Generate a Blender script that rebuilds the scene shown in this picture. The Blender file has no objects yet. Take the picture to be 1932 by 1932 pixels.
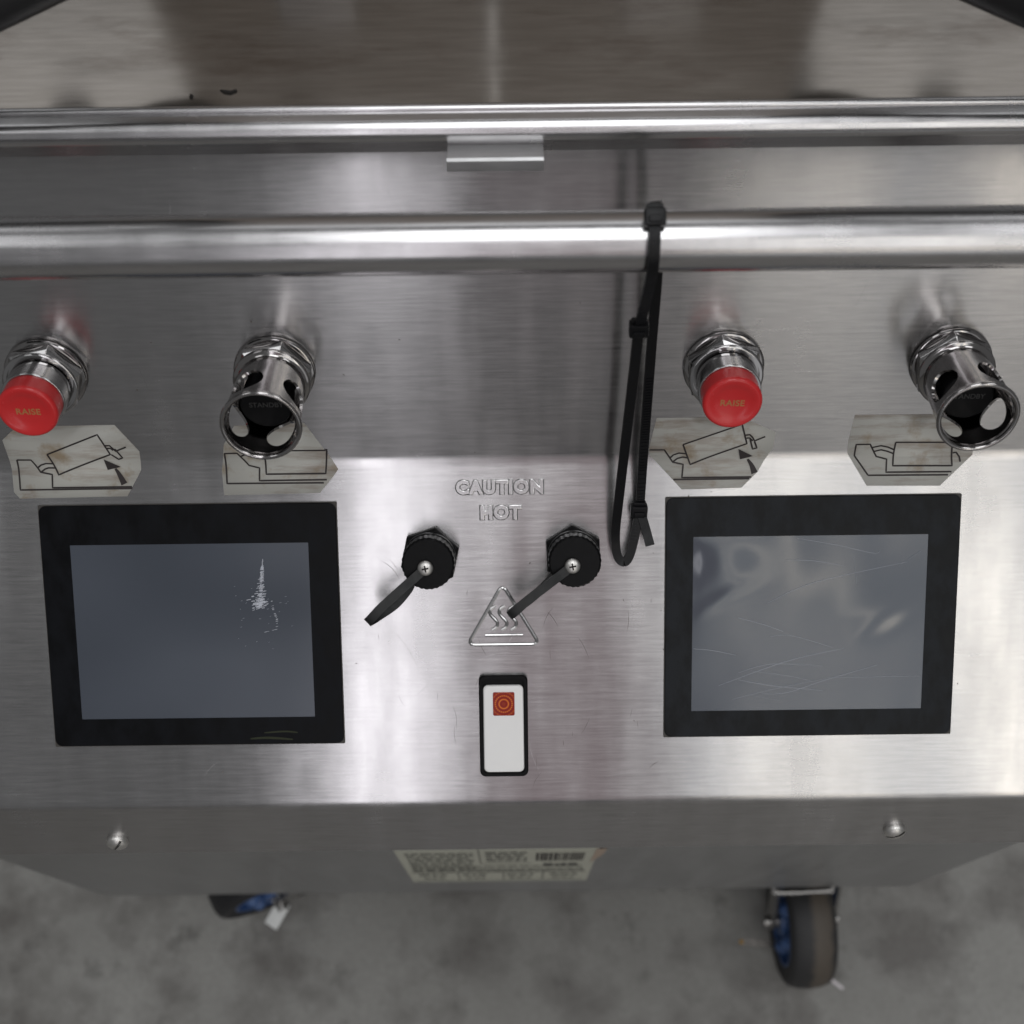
import bpy, bmesh, math, random
from mathutils import Vector, Matrix
random.seed(7)
S = bpy.context.scene
COL = S.collection
R = math.radians

# ------------------------------------------------------------------ camera
cam_d = bpy.data.cameras.new('camera'); cam = bpy.data.objects.new('camera', cam_d); COL.objects.link(cam)
PITCH, ROLL = R(68.2), R(0.70)
fw = Vector((0, math.cos(PITCH), -math.sin(PITCH))); rt = Vector((1, 0, 0)); upv = rt.cross(fw)
rx = rt*math.cos(ROLL) - upv*math.sin(ROLL); ux = rt*math.sin(ROLL) + upv*math.cos(ROLL)
m = Matrix((rx, ux, -fw)).transposed().to_4x4(); m.translation = Vector((0, 0, 1.40))
cam.matrix_world = m
cam_d.sensor_width = 36; cam_d.lens = 2500/1932*36
cam_d.clip_start = 0.02; cam_d.clip_end = 60
cam_d.dof.use_dof = True; cam_d.dof.focus_distance = 0.632; cam_d.dof.aperture_fstop = 9.0
S.camera = cam

# ------------------------------------------------------------------ world, lamps, exposure
w = bpy.data.worlds.new('World'); S.world = w; w.use_nodes = True
w.node_tree.nodes['Background'].inputs[0].default_value = (0.97, 0.985, 1.0, 1)
w.node_tree.nodes['Background'].inputs[1].default_value = 0.150
S.view_settings.view_transform = 'Standard'; S.view_settings.look = 'None'
S.view_settings.exposure = 0.0; S.view_settings.gamma = 1.0; S.view_settings.use_curve_mapping = False

def area(name, loc, target, sx, sy, L, color=(1, 1, 1)):
    d = bpy.data.lights.new(name, 'AREA'); d.shape = 'RECTANGLE'; d.size = sx; d.size_y = sy
    d.energy = L*math.pi*sx*sy; d.color = color
    o = bpy.data.objects.new(name, d); COL.objects.link(o); o.location = loc
    o.rotation_euler = (Vector(target)-Vector(loc)).to_track_quat('-Z', 'Y').to_euler()
    return o
# ceiling fittings above and behind the machine
for x, L in ((-2.0, 1.5), (0.10, 3.6), (2.1, 2.8)):
    area('ceiling_lamp', (x, -0.15, 4.2), (x, -0.15, 0), 1.1, 2.3, L, (0.975, 0.985, 1.0))
for x in (-1.5, 0.15, 1.8):
    area('ceiling_lamp', (x, 2.9, 4.2), (x, 2.9, 0), 1.5, 1.2, 0.95, (0.97, 0.985, 1.0))
# light from the hall behind the photographer, and one added rose glow
area('hall_lamp_wide', (2.25, -5.0, 6.0), (2.25, 0, 3.0), 2.6, 5.0, 1.0, (0.90, 0.95, 1.0))
area('hall_lamp_low', (2.3, -5.1, 1.9), (2.3, 0, 1.9), 2.6, 3.0, 0.38, (0.97, 0.98, 1.0))
area('hall_lamp_narrow', (-0.70, -5.0, 5.0), (-0.70, 0, 3.0), 0.46, 7.0, 3.0, (0.97, 0.95, 1.0))
area('added_rose_glow', (0.28, -4.8, 5.0), (0.28, 0, 3.0), 1.0, 7.0, 0.16, (1.0, 0.66, 0.72))  # no real lamp: added glow standing in for the photographer's reddish reflection
for x, sx in ((1.30, 0.06), (1.72, 0.08), (2.65, 0.16)):
    area('hall_lamp_strip', (x, -4.9, 5.0), (x, 0, 3.0), sx, 7.0, 4.6, (1.0, 0.90, 0.74))

# ------------------------------------------------------------------ materials
def mat(name):
    m = bpy.data.materials.new(name); m.use_nodes = True
    nt = m.node_tree; b = nt.nodes['Principled BSDF']
    return m, nt, b
def simple(name, col, rough=0.5, metal=0.0, spec=0.5, var=0.0, scale=60, bump=0.0, coat=0.0):
    m, nt, b = mat(name)
    b.inputs['Base Color'].default_value = (*col, 1); b.inputs['Roughness'].default_value = rough
    b.inputs['Metallic'].default_value = metal; b.inputs['Specular IOR Level'].default_value = spec
    b.inputs['Coat Weight'].default_value = coat
    tc = nt.nodes.new('ShaderNodeTexCoord')
    nz = nt.nodes.new('ShaderNodeTexNoise'); nz.inputs['Scale'].default_value = scale; nz.inputs['Detail'].default_value = 6
    nt.links.new(tc.outputs['Object'], nz.inputs['Vector'])
    if var:
        mr = nt.nodes.new('ShaderNodeMapRange'); mr.inputs[1].default_value = .3; mr.inputs[2].default_value = .7
        mr.inputs[3].default_value = max(0.02, rough-var); mr.inputs[4].default_value = rough+var
        nt.links.new(nz.outputs[0], mr.inputs[0]); nt.links.new(mr.outputs[0], b.inputs['Roughness'])
        mx = nt.nodes.new('ShaderNodeMix'); mx.data_type = 'RGBA'
        mx.inputs['A'].default_value = (*[c*(1-var) for c in col], 1); mx.inputs['B'].default_value = (*[min(1, c*(1+var)) for c in col], 1)
        nt.links.new(nz.outputs[0], mx.inputs['Factor']); nt.links.new(mx.outputs['Result'], b.inputs['Base Color'])
    if bump:
        bp = nt.nodes.new('ShaderNodeBump'); bp.inputs['Strength'].default_value = bump; bp.inputs['Distance'].default_value = 0.001
        nt.links.new(nz.outputs[0], bp.inputs['Height']); nt.links.new(bp.outputs[0], b.inputs['Normal'])
    return m

def noise(nt, vec, mscale, scale=1.0, detail=4, rough=0.55, loc=(0, 0, 0)):
    mp = nt.nodes.new('ShaderNodeMapping'); mp.inputs['Scale'].default_value = mscale; mp.inputs['Location'].default_value = loc
    nt.links.new(vec, mp.inputs['Vector'])
    n = nt.nodes.new('ShaderNodeTexNoise'); n.inputs['Scale'].default_value = scale; n.inputs['Detail'].default_value = detail
    n.inputs['Roughness'].default_value = rough
    nt.links.new(mp.outputs[0], n.inputs['Vector']); return n.outputs[0]
def mrange(nt, src, a, b_, c, d):
    r = nt.nodes.new('ShaderNodeMapRange'); r.inputs[1].default_value = a; r.inputs[2].default_value = b_
    r.inputs[3].default_value = c; r.inputs[4].default_value = d; nt.links.new(src, r.inputs[0]); return r.outputs[0]
def math_(nt, op, a, b_):
    n = nt.nodes.new('ShaderNodeMath'); n.operation = op
    for i, v in enumerate((a, b_)):
        if isinstance(v, (int, float)): n.inputs[i].default_value = v
        else: nt.links.new(v, n.inputs[i])
    return n.outputs[0]
def mixc(nt, fac, A, B):
    mx = nt.nodes.new('ShaderNodeMix'); mx.data_type = 'RGBA'
    nt.links.new(fac, mx.inputs['Factor'])
    for k, v in (('A', A), ('B', B)):
        if isinstance(v, tuple): mx.inputs[k].default_value = (*v, 1)
        else: nt.links.new(v, mx.inputs[k])
    return mx.outputs['Result']

def brushed(name, col=(0.50, 0.49, 0.49), rough=0.235, aniso=0.85, grain=0.4, smudge=0.025):
    m, nt, b = mat(name)
    tc = nt.nodes.new('ShaderNodeTexCoord'); v = tc.outputs['Object']
    g1 = noise(nt, v, (38, 1000, 1000), 1, 4)              # fine brushing along x
    g2 = noise(nt, v, (90, 600, 600), 1, 4, .6)            # coarser broken hairlines
    sm = noise(nt, v, (14, 14, 14), 1, 5, .6)              # hand smudges
    ru = noise(nt, v, (60, 9, 9), 1, 3, .5, (3, 1, 2))     # vertical wipe marks
    gr = math_(nt, 'ADD', math_(nt, 'MULTIPLY', g1, .6), math_(nt, 'MULTIPLY', g2, .4))
    c1 = mrange(nt, gr, .3, .7, 0.90, 1.09)
    c2 = mrange(nt, sm, .35, .7, 1.02, 0.95)
    k = math_(nt, 'MULTIPLY', c1, c2)
    vm = nt.nodes.new('ShaderNodeVectorMath'); vm.operation = 'SCALE'; vm.inputs[0].default_value = col
    nt.links.new(k, vm.inputs['Scale']); nt.links.new(vm.outputs[0], b.inputs['Base Color'])
    b.inputs['Metallic'].default_value = 1
    r1 = mrange(nt, gr, .3, .7, rough-.02, rough+.02)
    r2 = mrange(nt, sm, .35, .7, -smudge, smudge)
    r3 = mrange(nt, ru, .35, .7, -.03, .03)
    nt.links.new(math_(nt, 'ADD', math_(nt, 'ADD', r1, r2), r3), b.inputs['Roughness'])
    b.inputs['Anisotropic'].default_value = aniso
    tv = nt.nodes.new('ShaderNodeCombineXYZ'); tv.inputs[1].default_value = .7071; tv.inputs[2].default_value = .7071
    nt.links.new(tv.outputs[0], b.inputs['Tangent'])
    bp = nt.nodes.new('ShaderNodeBump'); bp.inputs['Strength'].default_value = .10*grain; bp.inputs['Distance'].default_value = 0.0002
    lo = noise(nt, v, (22, 22, 22), 1, 2, .4, (5, 5, 5))   # sheet is not perfectly flat
    bp2 = nt.nodes.new('ShaderNodeBump'); bp2.inputs['Strength'].default_value = .045; bp2.inputs['Distance'].default_value = 0.004
    nt.links.new(lo, bp2.inputs['Height']); nt.links.new(gr, bp.inputs['Height'])
    nt.links.new(bp2.outputs[0], bp.inputs['Normal']); nt.links.new(bp.outputs[0], b.inputs['Normal'])
    return m

M = {}
M['steel'] = brushed('brushed_stainless')
M['tube'] = brushed('handle_stainless', (0.56, 0.55, 0.555), 0.25, 0.0, 0.5)
M['cabinet'] = brushed('cabinet_stainless', (0.40, 0.40, 0.40), 0.36, 0.6, 0.6)
M['emboss'] = simple('embossed_stainless', (0.52, 0.51, 0.51), 0.24, 1.0)
M['chrome'] = simple('chrome', (0.47, 0.46, 0.46), 0.07, 1.0, var=0.03, scale=300)
M['chrome_dark'] = simple('chrome_dim_reflection', (0.36, 0.345, 0.34), 0.11, 1.0, var=0.04, scale=300)  # darker base colour stands in for dim surroundings mirrored in the chrome
M['red'] = simple('red_plastic', (0.60, 0.026, 0.028), 0.24, var=0.04, scale=200, bump=.05)
M['gold'] = simple('worn_gold_print', (0.42, 0.18, 0.06), 0.6)
M['black'] = simple('black_plastic', (0.004, 0.004, 0.0045), 0.42, spec=.13, var=0.1, scale=300, bump=.1)
M['faint'] = simple('faint_print', (0.03, 0.03, 0.03), 0.6)
M['rubber'] = simple('black_rubber_strap', (0.012, 0.0125, 0.013), 0.5, spec=.4, var=0.08, scale=400, bump=.1)
M['nylon'] = simple('black_nylon', (0.005, 0.005, 0.006), 0.34, spec=.20, var=0.08, scale=500)
M['hose'] = simple('black_hose', (0.010, 0.010, 0.011), 0.45)
M['white'] = simple('white_switch_plastic', (0.88, 0.87, 0.855), 0.25, var=0.02, scale=200)
M['screw'] = simple('bright_screw', (0.66, 0.645, 0.62), 0.42, 1.0, var=.05, scale=500)
M['zinc'] = simple('zinc_plate', (0.36, 0.35, 0.34), 0.35, 1.0, var=.1, scale=200)
M['dull'] = simple('dull_steel', (0.16, 0.15, 0.14), 0.5, 1.0, var=.1, scale=200)
M['speck'] = simple('dark_speck', (0.12, 0.10, 0.09), 0.6)
M['tyre_black'] = simple('black_tyre_rubber', (0.014, 0.014, 0.016), 0.55)
M['ink'] = simple('black_ink', (0.020, 0.014, 0.014), 0.6)
M['greyink'] = simple('grey_ink', (0.10, 0.10, 0.09), 0.7)
M['label'] = simple('rating_label_paper', (0.50, 0.50, 0.42), 0.6, var=.08, scale=30)
M['torn'] = simple('torn_backing', (0.42, 0.33, 0.26), 0.8)
M['blue'] = simple('blue_hub_plastic', (0.06, 0.12, 0.28), 0.35, var=.1, scale=80)
M['pedal'] = simple('brake_pedal_steel', (0.86, 0.87, 0.85), 0.45, 0.6, var=.08, scale=150)
M['yellow'] = simple('yellow_tip', (0.30, 0.17, 0.03), 0.5)
M['char'] = simple('charred_flake', (0.008, 0.006, 0.005), 0.8)
M['scrap'] = simple('white_scrap', (0.75, 0.70, 0.72), 0.5)
M['scratch'] = simple('scratched_film', (0.33, 0.35, 0.39), 0.5)
M['scuff'] = simple('crazed_film', (0.52, 0.54, 0.60), 0.4)
M['grime'] = simple('dried_grime', (0.016, 0.020, 0.005), 0.7)
M['gasket'] = simple('gasket', (0.05, 0.045, 0.04), 0.6, var=.15, scale=200)
M['bezel'] = None; M['display'] = None

def bezel_mat(name, base):
    m, nt, b = mat(name)
    v = nt.nodes.new('ShaderNodeTexCoord').outputs['Object']
    n = noise(nt, v, (70, 40, 40), 1, 6, .65); n2 = noise(nt, v, (600, 160, 160), 1, 3)
    smear = mrange(nt, n, .42, .58, 0.0, 1.0)
    nt.links.new(mixc(nt, smear, tuple(c*.4 for c in base), base), b.inputs['Base Color'])
    nt.links.new(mrange(nt, math_(nt, 'ADD', n, math_(nt, 'MULTIPLY', n2, .3)), .45, .85, .30, .48), b.inputs['Roughness'])
    b.inputs['Specular IOR Level'].default_value = .16
    return m
M['bezel'] = bezel_mat('bezel_overlay', (0.0025, 0.0032, 0.005))
M['bezel_sheen_smeared'] = bezel_mat('bezel_overlay_sheen_smeared', (0.013, 0.015, 0.018))  # greyer base holds reflected light in its colour, besides the smears
def display_mat(name, col, wav, rough, spec=.6):
    m, nt, b = mat(name)
    v = nt.nodes.new('ShaderNodeTexCoord').outputs['Object']
    n = noise(nt, v, (9, 13, 13), 1, 1, .4); h = noise(nt, v, (2200, 300, 300), 1, 2)
    nt.links.new(mixc(nt, mrange(nt, n, .35, .65, 0, 1), tuple(c*.9 for c in col), tuple(c*1.1 for c in col)), b.inputs['Base Color'])
    nt.links.new(mrange(nt, n, .35, .65, rough*.7, rough*1.3), b.inputs['Roughness'])
    b.inputs['Specular IOR Level'].default_value = spec
    bp = nt.nodes.new('ShaderNodeBump'); bp.inputs['Strength'].default_value = wav; bp.inputs['Distance'].default_value = .006
    bl = noise(nt, v, (15, 15, 15), 1, 1, .4, (.7, .2, .4))
    nt.links.new(bl, bp.inputs['Height']); nt.links.new(bp.outputs[0], b.inputs['Normal'])
    return m
M['display'] = display_mat('display_film', (0.066, 0.076, 0.096), .12, .20)
M['display_wavy'] = display_mat('display_film_bubbled', (0.060, 0.070, 0.090), .25, .13, .8)

def sticker_mat():
    m, nt, b = mat('aged_sticker')
    v = nt.nodes.new('ShaderNodeTexCoord').outputs['Object']
    n = noise(nt, v, (18, 110, 110), 1, 6, .65, (2, 0, 1)); n2 = noise(nt, v, (60, 60, 60), 1, 5, .6)
    c = mixc(nt, mrange(nt, n, .50, .70, 0, 1), (0.80, 0.79, 0.73), (0.46, 0.38, 0.31))
    c = mixc(nt, mrange(nt, n2, .56, .72, 0, .8), c, (0.46, 0.34, 0.20))
    nt.links.new(c, b.inputs['Base Color']); b.inputs['Roughness'].default_value = .26; b.inputs['Alpha'].default_value = .52
    return m
M['sticker'] = sticker_mat()

def lens_mat():
    m, nt, b = mat('amber_lens')
    v = nt.nodes.new('ShaderNodeTexCoord').outputs['Object']
    sp = nt.nodes.new('ShaderNodeSeparateXYZ'); nt.links.new(v, sp.inputs[0])
    X, Y = sp.outputs[0], sp.outputs[1]
    r = math_(nt, 'SQRT', math_(nt, 'ADD', math_(nt, 'MULTIPLY', X, X), math_(nt, 'MULTIPLY', Y, Y)), 0)
    th = math_(nt, 'ARCTAN2', Y, X)
    ring = mrange(nt, math_(nt, 'SINE', math_(nt, 'MULTIPLY', r, 3400), 0), -.2, 1, 0, 1)
    spoke = mrange(nt, math_(nt, 'SINE', math_(nt, 'MULTIPLY', th, 26), 0), -1, 1, .35, 1)
    fall = mrange(nt, r, .0015, .0065, 1, .22)
    core = mrange(nt, r, .0008, .0016, .1, 1)
    f = math_(nt, 'MULTIPLY', math_(nt, 'MULTIPLY', ring, spoke), math_(nt, 'MULTIPLY', fall, core))
    nt.links.new(mixc(nt, f, (0.26, 0.012, 0.004), (1.0, 0.27, 0.03)), b.inputs['Base Color'])
    b.inputs['Roughness'].default_value = .15; return m
M['lens'] = lens_mat()

def griddle_mat():
    m, nt, b = mat('seasoned_griddle_steel')
    v = nt.nodes.new('ShaderNodeTexCoord').outputs['Object']
    g = noise(nt, v, (40, 500, 500), 1, 4); st = noise(nt, v, (7, 26, 26), 1, 7, .65, (1.3, .4, 0)); s2 = noise(nt, v, (30, 90, 30), 1, 5, .6)
    c = mixc(nt, mrange(nt, g, .35, .65, 0, 1), (0.190, 0.170, 0.150), (0.225, 0.203, 0.182))
    c = mixc(nt, mrange(nt, math_(nt, 'ADD', math_(nt, 'MULTIPLY', st, .7), math_(nt, 'MULTIPLY', s2, .3)), .52, .66, 0, .75), c, (0.095, 0.070, 0.052))
    nt.links.new(c, b.inputs['Base Color']); b.inputs['Metallic'].default_value = .85
    b.inputs['Coat Weight'].default_value = .55; b.inputs['Coat Roughness'].default_value = .10; b.inputs['Coat IOR'].default_value = 1.6
    nt.links.new(mrange(nt, st, .35, .65, .07, .17), b.inputs['Roughness'])
    b.inputs['Anisotropic'].default_value = .7
    tv = nt.nodes.new('ShaderNodeCombineXYZ'); tv.inputs[1].default_value = 1; nt.links.new(tv.outputs[0], b.inputs['Tangent'])
    bp = nt.nodes.new('ShaderNodeBump'); bp.inputs['Strength'].default_value = .025; bp.inputs['Distance'].default_value = .0002
    nt.links.new(math_(nt, 'ADD', g, s2), bp.inputs['Height']); nt.links.new(bp.outputs[0], b.inputs['Normal']); return m
M['griddle'] = griddle_mat()
M['platen'] = simple('release_sheet', (0.34, 0.295, 0.255), 0.5, var=.1, scale=12)

def floor_mat():
    m, nt, b = mat('stained_concrete')
    v = nt.nodes.new('ShaderNodeTexCoord').outputs['Object']
    a = noise(nt, v, (3, 3, 3), 1, 8, .6); s = noise(nt, v, (11, 11, 11), 1, 6, .6, (4.1, 2.3, 0)); f = noise(nt, v, (160, 160, 160), 1, 5, .7)
    sp = noise(nt, v, (26, 26, 26), 1, 5, .6, (.3, 1.7, 0))
    c = mixc(nt, mrange(nt, a, .3, .7, 0, 1), (0.22, 0.215, 0.20), (0.37, 0.365, 0.345))
    c = mixc(nt, mrange(nt, s, .46, .66, 0, .85), c, (0.085, 0.075, 0.066))
    c = mixc(nt, mrange(nt, sp, .58, .72, 0, .55), c, (0.040, 0.036, 0.032))
    c = mixc(nt, mrange(nt, f, .3, .75, 0, .5), c, (0.185, 0.18, 0.168))
    nt.links.new(c, b.inputs['Base Color'])
    nt.links.new(mrange(nt, s, .4, .7, .65, .42), b.inputs['Roughness'])
    bp = nt.nodes.new('ShaderNodeBump'); bp.inputs['Strength'].default_value = .25; bp.inputs['Distance'].default_value = .002
    nt.links.new(f, bp.inputs['Height']); nt.links.new(bp.outputs[0], b.inputs['Normal']); return m
M['floor'] = floor_mat()
def tyre_mat():
    m, nt, b = mat('caster_tyre_rubber')
    v = nt.nodes.new('ShaderNodeTexCoord').outputs['Object']
    sp = nt.nodes.new('ShaderNodeSeparateXYZ'); nt.links.new(v, sp.inputs[0])
    n = noise(nt, v, (60, 60, 60), 1, 6, .6)
    ax = math_(nt, 'ADD', math_(nt, 'ABSOLUTE', math_(nt, 'ADD', sp.outputs[0], -.007), 0), math_(nt, 'MULTIPLY', n, .012))
    c = mixc(nt, mrange(nt, ax, .012, .018, 1, 0), (0.022, 0.022, 0.023), (0.085, 0.070, 0.055))
    nt.links.new(c, b.inputs['Base Color']); b.inputs['Roughness'].default_value = .55; return m
M['tyre'] = tyre_mat()

# ------------------------------------------------------------------ helpers
def link(name, me, material, parent=None, matrix=None, smooth=True):
    o = bpy.data.objects.new(name, me); COL.objects.link(o)
    if material and not me.materials: me.materials.append(M[material] if isinstance(material, str) else material)
    if smooth:
        for p in me.polygons: p.use_smooth = True
        if not me.get('sharp_done'):
            bm = bmesh.new(); bm.from_mesh(me)
            for e in bm.edges:
                if len(e.link_faces) == 2 and e.calc_face_angle(0) > R(34): e.smooth = False
            bm.to_mesh(me); bm.free(); me['sharp_done'] = 1
    if smooth:
        wn = o.modifiers.new('weighted_normals', 'WEIGHTED_NORMAL'); wn.keep_sharp = True; wn.weight = 80
    if parent is not None: o.parent = parent
    if matrix is not None: o.matrix_local = matrix
    return o
def from_bm(bm, name='mesh'):
    me = bpy.data.meshes.new(name); bmesh.ops.recalc_face_normals(bm, faces=bm.faces); bm.to_mesh(me); bm.free(); return me
def from_py(v, f, name='mesh', recalc=True):
    me = bpy.data.meshes.new(name); me.from_pydata([tuple(p) for p in v], [], f); me.update()
    if recalc:
        bm = bmesh.new(); bm.from_mesh(me); bmesh.ops.recalc_face_normals(bm, faces=bm.faces); bm.to_mesh(me); bm.free()
    return me
def lathe(profile, n=64, axis='z', bm=None):
    own = bm is None; bm = bm or bmesh.new(); rings = []
    for r, h in profile:
        if r < 1e-6: rings.append([bm.verts.new((0, 0, h))])
        else: rings.append([bm.verts.new((r*math.cos(2*math.pi*i/n), r*math.sin(2*math.pi*i/n), h)) for i in range(n)])
    for a, b in zip(rings, rings[1:]):
        for i in range(n):
            j = (i+1) % n
            if len(a) == 1 and len(b) == 1: continue
            if len(a) == 1: bm.faces.new((a[0], b[i], b[j]))
            elif len(b) == 1: bm.faces.new((a[i], a[j], b[0]))
            else: bm.faces.new((a[i], a[j], b[j], b[i]))
    if axis == 'x': bmesh.ops.rotate(bm, verts=bm.verts, cent=(0, 0, 0), matrix=Matrix.Rotation(R(90), 3, 'Y'))
    return from_bm(bm) if own else bm
def box(bm, x0, x1, y0, y1, z0, z1, bevel=0.0, seg=2):
    r = bmesh.ops.create_cube(bm, size=1.0); vs = r['verts']
    bmesh.ops.scale(bm, vec=(x1-x0, y1-y0, z1-z0), verts=vs); bmesh.ops.translate(bm, vec=((x0+x1)/2, (y0+y1)/2, (z0+z1)/2), verts=vs)
    if bevel:
        es = list({e for v in vs for e in v.link_edges})
        bmesh.ops.bevel(bm, geom=es, offset=bevel, segments=seg, profile=.5, affect='EDGES')
    return bm
def boxmesh(*a, **k): return from_bm(box(bmesh.new(), *a, **k))
def rrect(x0, x1, y0, y1, r, n=6):
    pts = []
    for cx, cy, a0 in ((x1-r, y1-r, 0), (x0+r, y1-r, 90), (x0+r, y0+r, 180), (x1-r, y0+r, 270)):
        for i in range(n+1):
            a = R(a0+90*i/n); pts.append((cx+r*math.cos(a), cy+r*math.sin(a)))
    return pts
def loft(rings, cap0=True, cap1=True, closed=True):
    bm = bmesh.new(); vv = [[bm.verts.new(p) for p in r] for r in rings]; n = len(rings[0])
    for a, b in zip(vv, vv[1:]):
        for i in range(n if closed else n-1):
            j = (i+1) % n; bm.faces.new((a[i], a[j], b[j], b[i]))
    if cap0: bm.faces.new(vv[0])
    if cap1: bm.faces.new(vv[-1])
    return from_bm(bm)
def smooth_path(pts, n=6):
    P = [Vector(p) for p in pts]; out = []
    for i in range(len(P)-1):
        p0 = P[max(0, i-1)]; p1 = P[i]; p2 = P[i+1]; p3 = P[min(len(P)-1, i+2)]
        for k in range(n):
            t = k/n
            out.append(.5*((2*p1)+(-p0+p2)*t+(2*p0-5*p1+4*p2-p3)*t*t+(-p0+3*p1-3*p2+p3)*t**3))
    out.append(P[-1]); return out
def sweep(path, section, side=None, closed=False, bm=None, scale=None):
    """sweep a 2-D section along a path; side(i) gives the direction of the section's x axis"""
    own = bm is None; bm = bm or bmesh.new(); P = [Vector(p) for p in path]; n = len(P); rings = []
    prev = None
    for i, p in enumerate(P):
        a = P[(i-1) % n] if (closed or i > 0) else p; b = P[(i+1) % n] if (closed or i < n-1) else p
        t = (b-a).normalized()
        if side is not None: sx = Vector(side(i)) if callable(side) else Vector(side)
        elif prev is not None: sx = prev
        else: sx = Vector((0, 0, 1)) if abs(t.z) < .9 else Vector((1, 0, 0))
        sx = (sx - t*sx.dot(t)).normalized(); prev = sx; sy = t.cross(sx)
        k = scale(i) if scale else 1
        rings.append([bm.verts.new(p+sx*q[0]*k+sy*q[1]*k) for q in section])
    m_ = len(section)
    for i in range(n if closed else n-1):
        a, b = rings[i], rings[(i+1) % n]
        for j in range(m_):
            l = (j+1) % m_; bm.faces.new((a[j], a[l], b[l], b[j]))
    if not closed: bm.faces.new(rings[0]); bm.faces.new(rings[-1])
    return from_bm(bm) if own else bm
def circ(r, n=10): return [(r*math.cos(2*math.pi*i/n), r*math.sin(2*math.pi*i/n)) for i in range(n)]
def rect(wd, th): return [(-wd/2, -th/2), (wd/2, -th/2), (wd/2, th/2), (-wd/2, th/2)]
def text_mesh(txt, size, extrude, bevel=0.0, offset=0.0, spacing=1.0):
    c = bpy.data.curves.new('lettering', 'FONT'); c.body = txt; c.size = size; c.extrude = extrude; c.bevel_depth = bevel; c.bevel_resolution = 2
    c.offset = offset; c.align_x = 'CENTER'; c.align_y = 'CENTER'; c.space_character = spacing
    o = bpy.data.objects.new('lettering', c); COL.objects.link(o); dg = bpy.context.evaluated_depsgraph_get()
    me = bpy.data.meshes.new_from_object(o.evaluated_get(dg)); bpy.data.objects.remove(o); bpy.data.curves.remove(c)
    me.materials.clear(); return me
def hexnut(r, h0, h1, rot=0, cham=.86, hole=0.0):
    ring = lambda k, h: [(r*k*math.cos(R(60*i+rot)), r*k*math.sin(R(60*i+rot)), h) for i in range(6)]
    me = loft([ring(.95, h0), ring(1, h0+(h1-h0)*.1), ring(1, h1-(h1-h0)*.28), ring(cham, h1)])
    bm = bmesh.new(); bm.from_mesh(me); bmesh.ops.bevel(bm, geom=list(bm.edges), offset=.0003, segments=2, affect='EDGES', profile=.5); bm.to_mesh(me); bm.free(); return me

# panel frame: u along x, s along the sheet from the bend (up positive, down negative), h off the sheet
BY, BZ, ELU, ELL, FR = 0.2587, 0.8203, R(30.2), R(58.2), 0.0035
nU = Vector((0, -math.cos(ELU), math.sin(ELU))); tU = Vector((0, math.sin(ELU), math.cos(ELU)))
nL = Vector((0, -math.cos(ELL), math.sin(ELL))); tL = Vector((0, math.sin(ELL), math.cos(ELL)))
B0 = Vector((0, BY, BZ))
def PF(u, s, h=0.0):
    if s >= FR: p, n = B0+tU*s, nU
    elif s <= -FR: p, n = B0+tL*s, nL
    else:
        t = (s+FR)/(2*FR); p = (B0-tL*FR)*(1-t)**2 + B0*2*t*(1-t) + (B0+tU*FR)*t*t; n = (nL*(1-t)+nU*t).normalized()
    q = p+n*h; return Vector((u, q.y, q.z))
def frame(u, s, h=0.0):
    n, t = (nU, tU) if s > 0 else (nL, tL)
    mm = Matrix((Vector((1, 0, 0)), t, n)).transposed().to_4x4(); mm.translation = PF(u, s, h); return mm

W0, W1 = -0.371, 0.354
def extrude_x(profile, x0=W0, x1=W1, cap=True, closed=True, nx=1):
    xs = [x0+(x1-x0)*i/nx for i in range(nx+1)]
    return loft([[(x, y, z) for y, z in profile] for x in xs], cap, cap, closed)

# ------------------------------------------------------------------ setting
fl = link('floor', from_py([(-8, -8, 0), (8, -8, 0), (8, 8, 0), (-8, 8, 0)], [(0, 1, 2, 3)]), 'floor', smooth=False)
fl['kind'] = 'structure'

# ------------------------------------------------------------------ the grill
grill = bpy.data.objects.new('clamshell_grill', None); COL.objects.link(grill)
grill.empty_display_size = .1
grill['label'] = 'stainless steel commercial clamshell grill with two touchscreens and caster wheels'
grill['category'] = 'grill'

# front sheet: upper face, bend, lower face, nose, lip, return
pr = []
for s in [.1585, .12, .08, .04, .012]+[FR*k for k in (1, .6, .2, -.2, -.6, -1)]+[-.012, -.05, -.09, -.13, -.170]:
    p = PF(0, s); pr.append((p.y, p.z))
ELP = R(20); tP = Vector((0, -math.sin(ELP), -math.cos(ELP))); nP = Vector((0, -math.cos(ELP), math.sin(ELP)))
EDGE = PF(0, -0.1735)
a0 = PF(0, -.170); a1 = EDGE+tP*.0035
for k in range(1, 7):
    t = k/6; q = a0*(1-t)**2+EDGE*2*t*(1-t)+a1*t*t; pr.append((q.y, q.z))
LIPB = EDGE+tP*.0492
for d in (.0475,): q = EDGE+tP*d; pr.append((q.y, q.z))
pr += [(LIPB.y+.0006, LIPB.z+.0002), (LIPB.y+.003, LIPB.z), (.1245, LIPB.z+.004)]
def frame_lip(u, d, h=0):
    mm = Matrix((Vector((1, 0, 0)), -tP, nP)).transposed().to_4x4(); q = EDGE+tP*d+nP*h; mm.translation = (u, q.y, q.z); return mm
sheet = extrude_x(pr, cap=False, closed=False)
link('front_panel', sheet, 'steel', grill)
# body behind the sheet
link('cabinet', extrude_x([(.126, .17), (.126, LIPB.z+.004), (.135, .70), (.20, .775), (.275, .815), (.345, .935), (.80, .935), (.80, .17)], W0+.001, W1-.001), 'cabinet', grill, smooth=False)
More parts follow.
